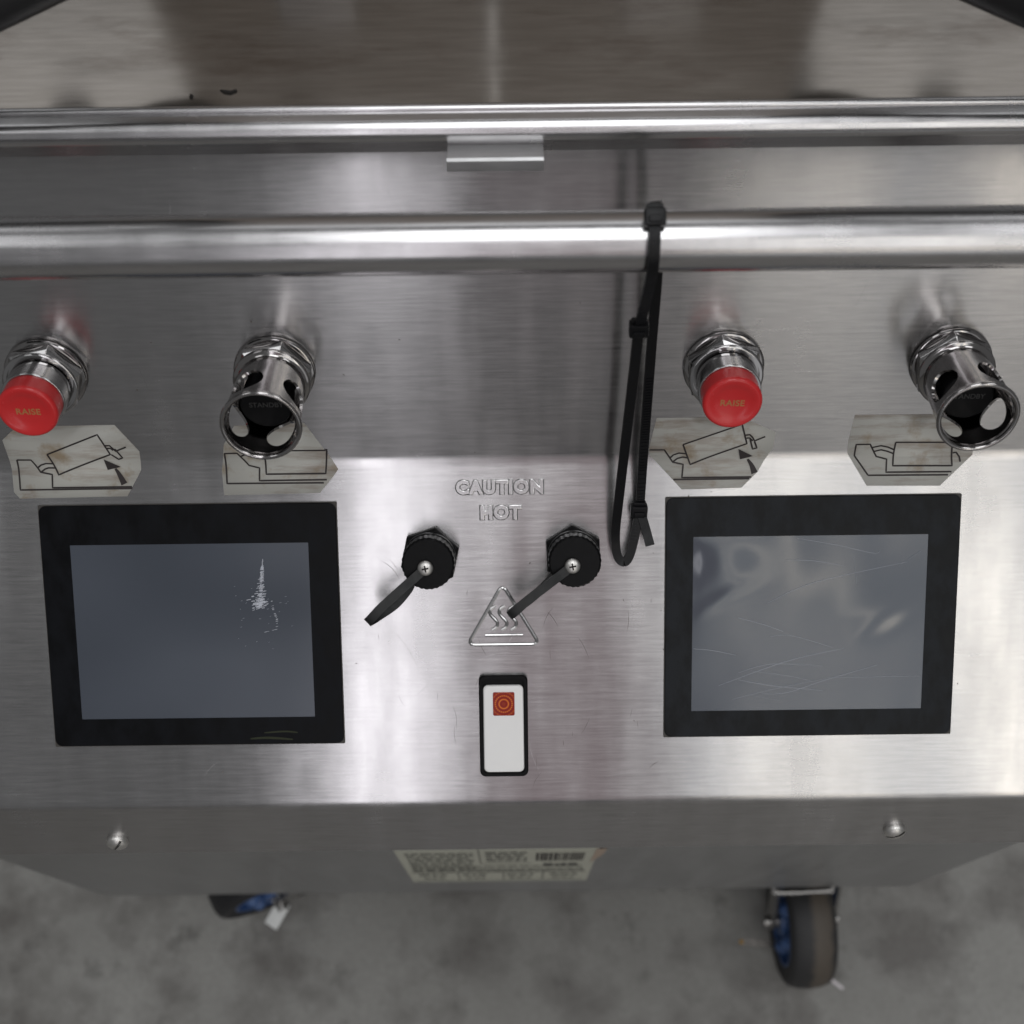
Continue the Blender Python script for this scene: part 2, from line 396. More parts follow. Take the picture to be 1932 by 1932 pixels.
# rolled front rail of the cooking surface
T = PF(0, .1585)
rail = [(T.y+.004, T.z-.004), (T.y-.0018, T.z-.0036)]
for k in range(9):
    a = R(200-110*k/8); rail.append((T.y+.0035+.0062*math.cos(a), T.z+.0042+.0062*math.sin(a)))
rail += [(.3455, .9671), (.3462, .9671)]
for k in range(1, 8):
    a = R(180-180*k/8); rail.append((.3481+.0019*math.cos(a), .9671+.0016*math.sin(a)))
rail += [(.3500, .9650), (.352, .940), (.342, .940)]
link('front_rail', extrude_x(rail), 'tube', grill)
link('griddle_plate', boxmesh(W0+.01, W1-.01, .3502, .80, .930, .9655, bevel=.0008), 'griddle', grill)
for x0, x1 in ((-.275, -.015), (-.007, .248)):
    bm = bmesh.new(); box(bm, x0, x1, -.02, .02, 0, .50, bevel=.006)
    bmesh.ops.rotate(bm, verts=bm.verts, cent=(0, 0, 0), matrix=Matrix.Rotation(R(-8), 3, 'X')); bmesh.ops.translate(bm, verts=bm.verts, vec=(0, .72, 1.03))
    pl = link('raised_platen', from_bm(bm), 'platen', grill)
    bm = bmesh.new(); box(bm, (x0+x1)/2-.03, (x0+x1)/2+.03, .735, .79, .955, 1.35, bevel=.004); link('platen_arm', from_bm(bm), 'cabinet', pl)
# guard tab under the rail
bm = bmesh.new(); prof = [(0, -.012), (0, .0), (.0105, .0), (.0105, -.0018), (.0018, -.0018), (.0018, -.012)]
pts = [[(x, y, z) for y, z in ((-.0002, -.003), (-.0002, .0006), (.0150, .0006), (.0160, -.0004), (.0160, -.0046), (.0146, -.0046), (.0146, -.0012), (.0136, -.0012))] for x in (0, .0385)]
tab = loft([[(x, z, y) for x, y, z in r] for r in pts])
link('tab_bracket', tab, 'cabinet', grill, frame(-.0242, .1580, .0006))

# handle rail
HY, HZ, HR = 0.2790, 0.9752, 0.01175
hp = [(-.342, .318, .945), (-.342, .292, .966), (-.334, .281, .9745), (-.315, HY, HZ), (-.2, HY, HZ), (0, HY, HZ), (.19, HY, HZ), (.30, HY, HZ), (.318, .281, .9745), (.326, .292, .966), (.326, .318, .945)]
link('handle_rail', sweep(smooth_path(hp, 8), circ(HR, 40), side=lambda i: (0, .64, .77)), 'tube', grill)
# black hoses over the cooking surface
for sgn, off in ((1, 0), (-1, -.003)):
    P = [(.365, .40, .955), (.33, .365, .99), (.28, .335, 1.015), (.228, .338, 1.022), (.169, .3695, 1.024), (.142, .384, 1.030), (.138, .394, 1.062), (.155, .408, 1.13), (.20, .44, 1.22), (.27, .52, 1.32), (.33, .66, 1.36)]
    link('hose', sweep(smooth_path([(sgn*x+off, y+.0025, z+.0015) for x, y, z in P], 8), circ(.018, 20)), 'hose', grill)

# ---- push buttons
def arc_profile(cx, cy, r, a0, a1, n=5): return [(cx+r*math.cos(R(a0+(a1-a0)*i/n)), cy+r*math.sin(R(a0+(a1-a0)*i/n))) for i in range(n+1)]
washer = lathe([(0, .0004), (.0172, .0004)]+arc_profile(.0172, .0016, .0012, -90, 90)+[(.0160, .0030), (0, .0030)])
HB = .0033
def collar_mesh(): return lathe([(0, .0085), (.0160, .0085)]+arc_profile(.0158, .0100, .0010, -60, 90, 6)+[(.0148, .0110), (.0147, .0096), (.0140, .0096), (.0139, .0185+HB)]+arc_profile(.0134, .0186+HB, .0006, 0, 90, 4)+[(.0124, .0192+HB), (.0124, .0180+HB), (0, .0180+HB)])
cap_prof = [(0, .0182), (.0129, .0182), (.0130, .0240)]+arc_profile(.0112, .0268, .0019, 0, 80, 7)+[(.0098, .0285), (.0085, .0278), (.0060, .0273), (0, .0271)]
collar = collar_mesh(); nut_a = hexnut(.0182, .003, .0088, 12); nut_b = hexnut(.0182, .003, .0088, 38)
cap = lathe([(r, h+HB) for r, h in cap_prof]); raise_txt = text_mesh('RAISE', .0042, .00004, 0, .00008, 1.05)
for u, nut, dk in ((-.2108, nut_a, 0), (.0968, nut_b, 0)):
    pb = link('push_button', collar, 'chrome', grill, frame(u, .0515))
    pb['label'] = 'chrome push button with red cap' 
    link('washer', washer, 'chrome_dark', pb); link('hex_nut', nut, 'chrome', pb)
    link('button_cap', cap, 'red', pb)
    link('lettering', raise_txt, 'gold', pb, Matrix.Translation((0, -.0005, .02732+HB)) @ Matrix.Rotation(R(-2), 4, 'Z'))

# ---- guarded buttons: chrome tube with four oval holes round a black button
def guard_mesh():
    bm = bmesh.new(); z0, z1 = .0115, .0440; NS = 40
    rad = lambda z: .0150+.0017*(z-z0)/(z1-z0)
    pos = lambda th, z: (rad(z)*math.cos(th), rad(z)*math.sin(th), z)
    for q in range(4):
        tc_ = R(90*q+45); zc = .0315; ea, eb = .0100/.0157, .0078; ht = R(45)
        rings = []
        for k in range(5):
            f = k/4; ring = []
            for i in range(NS):
                a = 2*math.pi*i/NS; c, s_ = math.cos(a), math.sin(a)
                mx_ = max(abs(c), abs(s_)); sx_, sy_ = c/mx_, s_/mx_
                zo = (z1-zc)*sy_ if sy_ > 0 else (zc-z0)*sy_
                ox, oz = ht*sx_, zo; ix, iz = ea*.80*c, eb*s_
                ring.append(bm.verts.new(pos(tc_+ix+(ox-ix)*f, zc+iz+(oz-iz)*f)))
            rings.append(ring)
        for a, b in zip(rings, rings[1:]):
            for i in range(NS):
                j = (i+1) % NS; bm.faces.new((a[i], a[j], b[j], b[i]))
    bmesh.ops.remove_doubles(bm, verts=bm.verts, dist=1e-5)
    bmesh.ops.recalc_face_normals(bm, faces=bm.faces)
    r = bmesh.ops.solidify(bm, geom=list(bm.faces), thickness=.0012)
    lathe([(.0150, .0430), (.0172, .0432)]+arc_profile(.0166, .0446, .0011, -40, 200, 8)+[(.0152, .0436)], bm=bm)
    return from_bm(bm)
guard = guard_mesh()
guard_base = lathe([(0, .0086), (.0164, .0086)]+arc_profile(.0162, .0102, .0012, -60, 90, 6)+[(.0154, .0118), (.0148, .0124), (0, .0124)])
inner = lathe([(0, .0124), (.0098, .0124), (.0098, .0170), (.0112, .0175), (.0114, .0275)]+arc_profile(.0104, .0280, .0010, 0, 80, 4)+[(.0090, .0287), (0, .0285)], 48)
standby = text_mesh('STANDBY', .0034, .00004, 0, .00004, 1.0)
for u, nut, rot, mt in ((-.1070, nut_a, -20, 'chrome_dark'), (.2000, nut_b, 14, 'chrome_dark')):
    gb = link('guarded_button', guard_base, mt, grill, frame(u, .0518))
    link('washer', washer, 'chrome_dark', gb); n_ = link('hex_nut', nut, None, gb)
    g_ = link('guard', guard if rot == -20 else guard.copy(), None, gb, Matrix.Rotation(R(rot), 4, 'Z'))
    if rot != -20: g_.data.materials.clear()
    g_.data.materials.append(M[mt])
    link('button_cap', inner, 'black', gb); link('lettering', standby, 'faint', gb, Matrix.Translation((0, 0, .02875)))

# ---- instruction stickers
S1 = dict(
  outline=[(-239.9,15.2),(-234.0,20.5),(-225.9,22.8),(-185.6,23.0),(-176.7,7.7),(-177.4,-2.7),(-184.7,-15.3),(-236.3,-15.8),(-239.0,-12.5),(-239.1,-2.0)],
  lines=[[(-235.8,3.7),(-229.1,3.6),(-225.4,-3.1),(-220.0,-4.3),(-220.3,-10.7),(-182.2,-10.7)],[(-235.8,3.7),(-235.8,-11.6),(-182.2,-11.5)],[(-220.7,6.7),(-194.6,17.8),(-190.7,6.3),(-216.9,-4.5),(-220.7,6.7)],[(-226.6,-0.8),(-224.8,0.7),(-222.3,1.5),(-218.8,1.3)],[(-225.2,-3.1),(-223.2,-1.5),(-221.4,-0.9),(-217.8,-1.0)],[(-192.1,11.5),(-190.1,11.5),(-188.7,9.6),(-187.8,8.2),(-182.5,10.5)],[(-192.0,9.9),(-190.0,9.9),(-188.9,8.7)],[(-190.2,6.3),(-187.2,3.5),(-185.2,4.3),(-188.0,9.6)]],
  head=[(-194.4,3.6),(-186.8,-0.8),(-193.2,-2.3)], tail=[(-189.5,-1.7),(-187.7,-4.9),(-185.7,-9.3)])
S2 = dict(
  outline=[(-136.1,11.0),(-129.7,21.7),(-96.8,22.8),(-83.0,-3.5),(-85.9,-7.5),(-92.1,-14.8),(-138.2,-15.4),(-138.7,-3.2)],
  lines=[[(-136.5,6.0),(-130.5,6.1),(-125.5,-0.9),(-120.6,-2.3),(-120.9,-8.5),(-88.6,-8.4)],[(-136.5,6.0),(-136.5,-9.7),(-90.1,-9.9)],[(-117.5,7.3),(-87.7,7.2),(-89.0,-5.4),(-117.5,-5.4),(-117.5,7.3)],[(-128.9,4.3),(-124.6,6.4),(-121.1,5.5),(-118.0,3.3)]])
S3 = dict(
  outline=[(68.2,23.1),(87.4,23.3),(107.3,23.3),(112.9,20.5),(124.9,14.4),(124.8,5.4),(117.9,-7.3),(110.3,-14.8),(81.7,-15.3),(66.0,1.9),(65.6,5.8)],
  lines=[[(65.8,5.1),(72.9,5.0),(77.2,-1.9),(82.2,-3.1),(81.7,-9.5),(115.0,-9.6)],[(77.6,-10.4),(114.1,-10.4)],[(81.6,8.0),(108.6,19.2),(111.9,8.1),(85.6,-3.2),(81.6,8.0)],[(76.0,0.4),(77.3,2.0),(80.0,3.1),(83.6,2.6)],[(77.2,-1.8),(79.3,0.0),(81.9,0.8),(84.7,0.2)],[(110.8,13.0),(112.8,13.3),(114.3,11.6),(115.4,9.7),(120.2,12.1)],[(111.4,11.4),(112.9,11.4),(114.5,9.7)],[(113.2,10.8),(114.9,5.0),(116.9,5.6),(115.4,9.4)]],
  head=[(108.2,5.1),(115.4,0.9),(109.4,-0.8)], tail=[(113.0,-0.8),(115.1,-4.1),(116.5,-7.7)])
S4 = dict(
  outline=[(161.0,23.6),(196.4,23.4),(217.7,18.8),(220.6,0.0),(216.0,-4.8),(205.7,-15.0),(170.6,-14.6),(160.6,1.5),(160.1,8.6)],
  lines=[[(170.9,-9.4),(164.0,0.3),(164.0,6.8),(170.7,6.8),(174.5,-0.2),(179.6,-1.7),(179.6,-8.1),(211.0,-8.2)],[(170.9,-9.5),(209.4,-9.7)],[(182.6,7.8),(209.7,7.4),(211.1,-5.3),(182.7,-5.0),(182.6,7.8)],[(171.7,4.9),(175.9,6.0),(179.4,5.1),(182.6,3.5)],[(172.6,2.5),(176.3,3.6),(179.4,2.7),(182.5,1.3)],[(210.9,1.3),(212.5,1.6),(214.3,-0.9),(214.9,-3.4)]])
def bent_sheet(outline, h, th=0.00018):
    bm = bmesh.new(); bm.faces.new([bm.verts.new((u, s, 0)) for u, s in outline])
    for k in (-1, -.6, -.2, .2, .6, 1):
        bmesh.ops.bisect_plane(bm, geom=list(bm.verts)+list(bm.edges)+list(bm.faces), plane_co=(0, FR*k, 0), plane_no=(0, 1, 0))
    for v in bm.verts: v.co = PF(v.co.x, v.co.y, h)
    return from_bm(bm)
def ribbon(bm, line, wd, h):
    pts = []
    for a, b in zip(line, line[1:]):
        n = max(1, int(math.hypot(b[0]-a[0], b[1]-a[1])/.0008))
        pts += [(a[0]+(b[0]-a[0])*i/n, a[1]+(b[1]-a[1])*i/n) for i in range(n)]
    pts.append(line[-1]); prev = None
    for i, p in enumerate(pts):
        a = pts[max(0, i-1)]; b = pts[min(len(pts)-1, i+1)]; dx, dy = b[0]-a[0], b[1]-a[1]; l = math.hypot(dx, dy) or 1
        k = wd(i/(len(pts)-1)) if callable(wd) else wd
        nx_, ny_ = -dy/l*k/2, dx/l*k/2
        cur = (bm.verts.new(PF(p[0]+nx_, p[1]+ny_, h)), bm.verts.new(PF(p[0]-nx_, p[1]-ny_, h)))
        if prev: bm.faces.new((prev[0], prev[1], cur[1], cur[0]))
        prev = cur
lab = ['aged sticker of a raised cooking head, beside the pan edge', 'aged sticker of a lowered cooking head', 'aged sticker of a raised cooking head, clipped corners', 'aged sticker of a lowered cooking head, clipped corners']
for d, lb in zip((S1, S2, S3, S4), lab):
    mm = lambda L: [(a/1000, b/1000) for a, b in L]
    st = link('instruction_sticker', bent_sheet(mm(d['outline']), .00022), 'sticker', grill)
    md = st.modifiers.new('thick', 'SOLIDIFY'); md.thickness = .0002; md.offset = -1
    bm = bmesh.new()
    for i, l in enumerate(d['lines']): ribbon(bm, smooth_us(mm(l)) if False else mm(l), .00078, .00034+.00002*i)
    if 'head' in d:
        n = 6; A, B_, C_ = mm(d['head'])
        bm.faces.new([bm.verts.new(PF(*p, .00050)) for p in (A, B_, C_)])
        t = mm(d['tail']); tt = [(p.x, p.y) for p in smooth_path([(a, b, 0) for a, b in t], 8)]
        ribbon(bm, tt, lambda f: .0010+.0022*f, .00050)
    link('printed_diagram', from_bm(bm), 'ink', st)

# ---- touchscreens
def frame_ring(x0, x1, y0, y1, ix0, ix1, iy0, iy1, r, h0, h1):
    o = lambda k, h: [(x, y, h) for x, y in rrect(x0-k, x1+k, y0-k, y1+k, r)]
    i = lambda h: [(x, y, h) for x, y in rrect(ix0, ix1, iy0, iy1, .0004)]
    return loft([o(0, h0), o(0, h1-.0002), o(-.0003, h1), i(h1), i(h0)], False, False)
def touchscreen(u0, u1, s0, s1, d0, d1, e0, e1, bez, dis, lb):
    cu, cs = (u0+u1)/2, -(s0+s1)/2; hw, hh = (u1-u0)/2, (s1-s0)/2
    ts = link('touchscreen', frame_ring(-hw+.0004, hw-.0004, -hh+.0004, hh-.0004, d0-cu, d1-cu, -e1-cs, -e0-cs, .0035, .0003, .0013), bez, grill, frame(cu, cs), smooth=False)
    link('gasket', loft([[(x, y, h) for x, y in rrect(-hw, hw, -hh, hh, .0006)] for h in (.0001, .0007)]), 'gasket', ts)
    link('display', boxmesh(d0-cu-.0003, d1-cu+.0003, -e1-cs-.0003, -e0-cs+.0003, .0007, .00115), dis, ts)
    return ts, cu, cs
t1, c1u, c1s = touchscreen(-.2281, -.0843, .0191, .1408, -.2137, -.0986, .0388, .1266, 'bezel', 'display', '')
t2, c2u, c2s = touchscreen(.0738, .2163, .0188, .1397, .0874, .2010, .0384, .1262, 'bezel_sheen_smeared', 'display_wavy', '')
# the film of the second screen has lifted in two places: a low dome by one corner and a long wrinkle
for ch in t2.children:
    if ch.name.startswith('display'):
        x0, x1, y0, y1 = .0874-c2u, .2010-c2u, -.1262-c2s, -.0384-c2s; NX, NY = 70, 54; vs, fs = [], []
        for j in range(NY+1):
            for i in range(NX+1):
                x = x0+(x1-x0)*i/NX; y = y0+(y1-y0)*j/NY
                edge = min(1, (x-x0)/.004, (x1-x)/.004, (y-y0)/.004, (y1-y)/.004)
                a = .0010*math.exp(-((x-x0-.014)/.013)**2-((y-y1+.013)/.010)**2)
                p, q_ = x-(x0+.086), y-(y0+.042); r1_, r2_ = p*.94+q_*.34, -p*.34+q_*.94
                b_ = .0007*math.exp(-(r1_/.017)**2-((r2_-6*r1_*r1_)/.0058)**2)
                p, q_ = x-(x0+.016), y-(y0+.058); c_ = .00035*math.exp(-((p*.88+q_*.48)/.014)**2-((-p*.48+q_*.88)/.0035)**2)
                vs.append((x, y, .00105+edge*(a+b_+c_)))
        for j in range(NY):
            for i in range(NX): k = j*(NX+1)+i; fs.append((k, k+1, k+NX+2, k+NX+1))
        me_ = from_py(vs, fs, 'display', False); me_.materials.append(M['display_wavy'])
        for p_ in me_.polygons: p_.use_smooth = True
        ch.data = me_
def flat_ribbons(lines, cu, cs, h):
    bm = bmesh.new()
    for k, (l, wd) in enumerate(lines):
        pts = smooth_path([((a/1000-cu), (b/1000-cs), h+k*2e-6) for a, b in l], 10) if len(l) > 2 else [Vector((a/1000-cu, b/1000-cs, h+k*2e-6)) for a, b in l]
        prev = None
        for i, p in enumerate(pts):
            a = pts[max(0, i-1)]; b = pts[min(len(pts)-1, i+1)]; t = (b-a).normalized(); n = Vector((-t.y, t.x, 0))*wd/2*(math.sin(math.pi*(.08+.84*i/(len(pts)-1)))**.5)
            cur = (bm.verts.new(p+n), bm.verts.new(p-n))
            if prev: bm.faces.new((prev[0], prev[1], cur[1], cur[0]))
            prev = cur
    return from_bm(bm)
SCR = [[(123.9,-71.7),(146.6,-61.7),(191.1,-52.0)],[(137.5,-39.7),(157.5,-43.4),(174.7,-47.5),(178.0,-46.0)],[(100.7,-113.2),(134.2,-101.1),(162.0,-94.9)],[(107.6,-120.3),(126.8,-115.5),(155.7,-109.8)],[(122.0,-117.5),(134.6,-117.1),(153.8,-110.8),(178.6,-103.6)],[(110.2,-106.8),(126.5,-102.5),(151.6,-103.8)],[(116.0,-105.8),(134.4,-108.6),(146.1,-111.2)],[(109.7,-78.9),(122.3,-82.5),(131.9,-86.1)],[(125.7,-88.5),(135.8,-88.2),(156.2,-94.4)],[(88.2,-94.3),(96.5,-95.1),(109.1,-97.8)],[(115.3,-117.9),(130.8,-121.1)],[(154.7,-109.8),(176.9,-109.6),(199.8,-109.4)],[(133.0,-50.3),(146.3,-51.0),(160.7,-53.6)],[(110.3,-110.3),(126.8,-113.5),(152.0,-116.3)],[(165.3,-48.8),(167.1,-62.5)],[(188.2,-53.0),(197.5,-46.8)]]
link('scratches', flat_ribbons([(l, random.uniform(.00016, .00032)) for l in SCR], c2u, c2s, .00119), 'scratch', t2)
# crazed patch in the film of the other screen
def lerp_outline():
    out = []
    for k in range(150):
        y = -random.uniform(50, 72); f = (-y-46)/26; cx = -120.8-2.6*f; half = .35+5.0*max(0, (f-.12))**1.4
        if f > .86: half *= .75
        x = cx+random.gauss(0, .42)*half; l = random.uniform(.4, 1.7)*(1.2-.5*abs(x-cx)/max(half, .1)); out.append(([(x-l/2, y-.12*l), (x+l/2, y+.1*l)], random.uniform(.00022, .0006)))
    for k in range(60):
        y = -random.gauss(67.5, 2.0); x = -123.4+random.gauss(0, 1.5); l = random.uniform(.9, 2.2); out.append(([(x-l/2, y-.12*l), (x+l/2, y+.1*l)], random.uniform(.0004, .0010)))
    for k in range(26):
        y = -random.uniform(46.5, 60); out.append(([(-120.8-.12*(-y-46)+random.gauss(0, .15), y), (-120.9-.12*(-y-46)+random.gauss(0, .25), y-1.2)], .0003))
    for a, b in zip([(-117.5,-66.4),(-116.8,-72.1),(-115.2,-76.4),(-115.4,-81.7)], [(-116.8,-72.1),(-115.2,-76.4),(-115.4,-81.7),(-121.0,-83.0)]):
        for k in range(7):
            f = random.random(); x = a[0]+(b[0]-a[0])*f; y = a[1]+(b[1]-a[1])*f; l = random.uniform(.5, 1.4); out.append(([(x-l/2, y-.1), (x+l/2, y+.1)], random.uniform(.0002, .0005)))
    for k in range(26):
        x = random.uniform(-136, -108); y = -random.uniform(60, 92); l = random.uniform(.4, 1.0); out.append(([(x, y), (x+l, y+.15)], .00018))
    return out
link('crazing', flat_ribbons(lerp_outline(), c1u, c1s, .00119), 'scuff', t1)
link('grime_smear', flat_ribbons([([(-131, -137.6), (-122, -137.2), (-110, -138.2)], .0012), ([(-124, -134.6), (-114, -134.0), (-107.5, -134.6)], .0009)], c1u, c1s, .00135), 'grime', t1)

# ---- wear on the front sheet
def hair(bm, u, s_, ang, l, wd, curve):
    n = 10; pts = []
    for k in range(n+1):
        t = k/n-.5; pts.append((u+l*(t*math.cos(ang)-curve*t*t*math.sin(ang)), s_+l*(t*math.sin(ang)+curve*t*t*math.cos(ang))))
    if all(-.17 < q[1] < .156 and not (abs(q[1]) < .004) for q in pts): ribbon(bm, pts, lambda f: wd*math.sin(math.pi*(.06+.88*f)), .00006)
wr = random.Random(21)
bm = bmesh.new(); bd = bmesh.new()
for k in range(46):
    hair(bm, wr.uniform(-.24, .23), wr.uniform(-.165, .15), wr.gauss(0, .5)+(math.pi/2 if wr.random() < .3 else 0), wr.uniform(.006, .030), wr.uniform(.00010, .00022), wr.uniform(-.5, .5))
for k in range(34):
    hair(bd, wr.uniform(-.10, .09), wr.uniform(-.165, -.02), wr.gauss(1.5, .5), wr.uniform(.002, .014), wr.uniform(.00010, .0002), wr.uniform(-.5, .5))
for k in range(40):
    hair(bd, wr.uniform(-.24, .23), wr.uniform(-.165, .14), wr.uniform(0, 3), wr.uniform(.0005, .0012), wr.uniform(.0003, .0006), 0)
hair(bm, -.142, .128, 1.2, .016, .0004, .5)
o_ = link('hairline_scratches', from_bm(bm), 'emboss', grill, smooth=False); o_['kind'] = 'stuff'
o_ = link('dark_specks', from_bm(bd), 'speck', grill, smooth=False); o_['kind'] = 'stuff'

# ---- embossed warning
for txt, s, sz in (('CAUTION', -.0133, .0086), ('HOT', -.0257, .0086)):
    link('embossed_lettering', text_mesh(txt, sz, .0003, .00055, .00034, 1.12), 'emboss', grill, frame(-.0057, s, .0))
tri = [(-.0051, -.0610), (-.0226, -.0912), (.0127, -.0912)]
def rounded_tri(pts, r, n=6):
    out = []
    for i in range(3):
        p = Vector(pts[i]); a = (Vector(pts[i-1])-p).normalized(); b = (Vector(pts[(i+1) % 3])-p).normalized()
        q0, q1 = p+a*r, p+b*r
        for k in range(n+1):
            t = k/n; out.append(q0*(1-t)**2+p*2*t*(1-t)+q1*t*t)
    return out
bm = bmesh.new(); org = (-.005, -.081)
sweep([(p.x-org[0], p.y-org[1], .0001) for p in rounded_tri(tri, .004)], circ(.00090, 8), side=(0, 0, 1), closed=True, bm=bm)
for dx in (-.0046, 0, .0046):
    sweep([Vector((dx-.0019*math.sin(2*math.pi*t/11)*(1 if 0 < t < 11 else 0)+(.0008 if t == 0 else -.0008 if t == 11 else 0), (.0092-.0120*t/11), .0001)) for t in range(12)], circ(.00085, 8), side=(0, 0, 1), bm=bm)
sweep([Vector((-.0088, -.0054, .0001)), Vector((.0, -.0054, .0001)), Vector((.0096, -.0054, .0001))], circ(.00075, 8), side=(0, 0, 1), bm=bm)
link('hot_surface_symbol', from_bm(bm), 'emboss', grill, frame(org[0], org[1]))

# ---- capped ports
port_nut = hexnut(.0148, .0002, .0070, 18, .93)
def knurled(r, h0, h1, n=30):
    ring = lambda k, h: [((r*k*(1+(.012 if (i % 4) < 2 else -.008)))*math.cos(2*math.pi*i/(4*n)), (r*k*(1+(.012 if (i % 4) < 2 else -.008)))*math.sin(2*math.pi*i/(4*n)), h) for i in range(4*n)]
    return loft([ring(.97, h0), ring(1, h0+.0006), ring(1, h1-.0012), ring(.93, h1)])
port_ring = lathe([(0, .0068), (.0128, .0068), (.0128, .0098), (.0116, .0100), (.0116, .0112), (0, .0112)], 48)
port_cap = knurled(.0124, .0110, .0200)
def dome(r, h, hh, n=6): return [(r*math.cos(R(90*i/n)), h+hh*math.sin(R(90*i/n))) for i in range(n)]+[(0, h+hh)]
port_screw = lathe([(0, .0), (.0035, .0), (.0037, .0008)]+dome(.0037, .0008, .0019), 32)
recess = from_bm(box(box(bmesh.new(), -.0016, .0016, -.00035, .00035, -.0006, .0004), -.00035, .00035, -.0016, .0016, -.0006, .00041))
for u, s, dv, lb in ((-.0398, -.0462, (-.0272, -.0245), ''), (.0293, -.0460, (-.0296, -.0222), '')):
    po = link('capped_port', port_ring, 'black', grill, frame(u, s))
    link('hex_nut', port_nut, 'black', po, Matrix.Rotation(R(0 if u < 0 else 14), 4, 'Z')); link('port_cap', port_cap, 'black', po)
    sc = link('cap_screw', port_screw, 'screw', po, Matrix.Translation((-.0012, -.0016, .0206)))
    link('screw_recess', recess, 'char', po, Matrix.Translation((-.0012, -.0016, .0231)) @ Matrix.Rotation(R(10), 4, 'Z'))
    d = Vector((dv[0], dv[1], 0)); dn = d.normalized(); e = dn.cross(Vector((0, 0, 1)))
    c0 = Vector((-.0012, -.0016, 0)); lo = .0042 if u < 0 else .0022
    Z = lambda h: Vector((0, 0, h))
    path = [c0-dn*.003+Z(.0208), c0+Z(.0208), c0+dn*.006+Z(.0213), c0+d*.40+Z(.0250)+e*.0006, c0+d*.72+Z(.0280)+e*.0010, c0+d*.93+Z(.0282)+e*.0004, c0+d*1.0+Z(.0256), c0+d*.985+Z(.0220)-e*lo*.25, c0+d*.88+Z(.0172)-e*lo*.6, c0+d*.66+Z(.0125)-e*lo, c0+d*.42+Z(.0092)-e*lo*.8, c0+dn*.011+Z(.0082)-e*lo*.3, c0+dn*.006+Z(.0090)]
    link('strap', sweep(smooth_path(path, 6), rect(.0043, .0011), side=lambda i: e), 'rubber', po)

# ---- rocker switch
sw = frame(-.0054, -.1323)
frame_ = loft([[(x, y, h) for x, y in rrect(-.0120+k, .0120-k, -.0262+k, .0262-k, .0030)] for k, h in ((0, .0001), (0, .0022), (.0005, .0028))]+[[(x, y, h) for x, y in rrect(-.0103, .0103, -.0243, .0243, .0022)] for h in (.0028, .0004)], False, True)
rs = link('rocker_switch', frame_, 'black', grill, sw)
rk = loft([[(x, y, h+(-y+.0)*.055+0.0012) for x, y in rrect(-.0099+k, .0099-k, -.0232+k, .0208-k, .0024)] for k, h in ((.0001, -.0006), (0, .0016), (.0004, .0022), (.0010, .0024))])
link('rocker', rk, 'white', rs)
ln = loft([[(x, y, h) for x, y in rrect(-.0053+k, .0053-k, -.0059+k, .0059-k, .0008)] for k, h in ((0, -.0004), (0, .00025), (.0003, .0004))])
link('indicator_lens', ln, 'lens', rs, Matrix.Translation((0.0002, .0117, .0030)) @ Matrix.Rotation(-math.atan(.055), 4, 'X'))

# ---- slotted screws in the lip
me_ = lathe([(0, -.0002), (.0055, -.0002), (.0057, .0008)]+dome(.0056, .0014, .0030), 40)
bm = bmesh.new(); bm.from_mesh(me_)
for yy in (-.0007, .0007):
    bmesh.ops.bisect_plane(bm, geom=list(bm.verts)+list(bm.edges)+list(bm.faces), plane_co=(0, yy, 0), plane_no=(0, 1, 0))
inn = [f for f in bm.faces if abs(f.calc_center_median().y) < .0007 and f.calc_center_median().z > .0009]
r_ = bmesh.ops.split(bm, geom=inn)
for g in r_['geom']:
    if isinstance(g, bmesh.types.BMVert): g.co.z = min(g.co.z, .0026)
me_s = from_bm(bm)
for u, d, a in ((-.2072, .0335, 55), (.1964, .0318, 28)):
    link('slotted_screw', me_s, 'screw', grill, frame_lip(u, d) @ Matrix.Rotation(R(a), 4, 'Z'))

# ---- rating label
lbx0, lbx1, lbz0, lbz1, ly = -.0862, .0585, .252, .448, .1256
lb_ = link('rating_label', boxmesh(lbx0, lbx1, ly, .12595, lbz0, lbz1), 'label', grill, smooth=False)
bm = bmesh.new()
def q(x0, x1, z0, z1, y=ly-.0003):
    bm.faces.new([bm.verts.new(p) for p in ((x0, y, z0), (x1, y, z0), (x1, y, z1), (x0, y, z1))])
def textrow(x0, x1, z, hgt):
    x = x0
    while x < x1-.002:
        l = min(random.uniform(.003, .009), x1-x); q(x, x+l, z, z+hgt*random.uniform(.7, 1)); x += l+random.uniform(.0010, .002)
W_ = lbx1-lbx0
for i in range(8): textrow(lbx0+.006, lbx0+.055, .427-i*.0125, .0055)
for i in range(4): textrow(lbx0+.064, lbx0+.094, .428-i*.014, .007)
q(lbx0+.059, lbx0+.0598, .372, .448); q(lbx0+.0598, lbx0+.098, .372, .3735)
for i in range(3): textrow(lbx0+.005, lbx1-.006, .345-i*.010 if i else .352, .004)
q(lbx0+.003, lbx1-.004, .318, .3205); q(lbx0+.003, lbx1-.004, .262, .2635)
for f in (.27, .52, .74): q(lbx0+W_*f, lbx0+W_*f+.0009, .2635, .318)
for i in range(4): textrow(lbx0+.008+i*.035, lbx0+.030+i*.035, .296, .009); textrow(lbx0+.010+i*.035, lbx0+.028+i*.035, .275, .007)
textrow(lbx1-.038, lbx1-.012, .352, .018)
link('print', from_bm(bm), 'greyink', lb_, smooth=False)
bm = bmesh.new(); x = lbx1-.044
while x < lbx1-.008:
    l = random.choice((.0007, .0012, .0020)); q(x, x+l, .385, .428); x += l+random.choice((.0007, .0012))
link('barcode', from_bm(bm), 'ink', lb_, smooth=False)
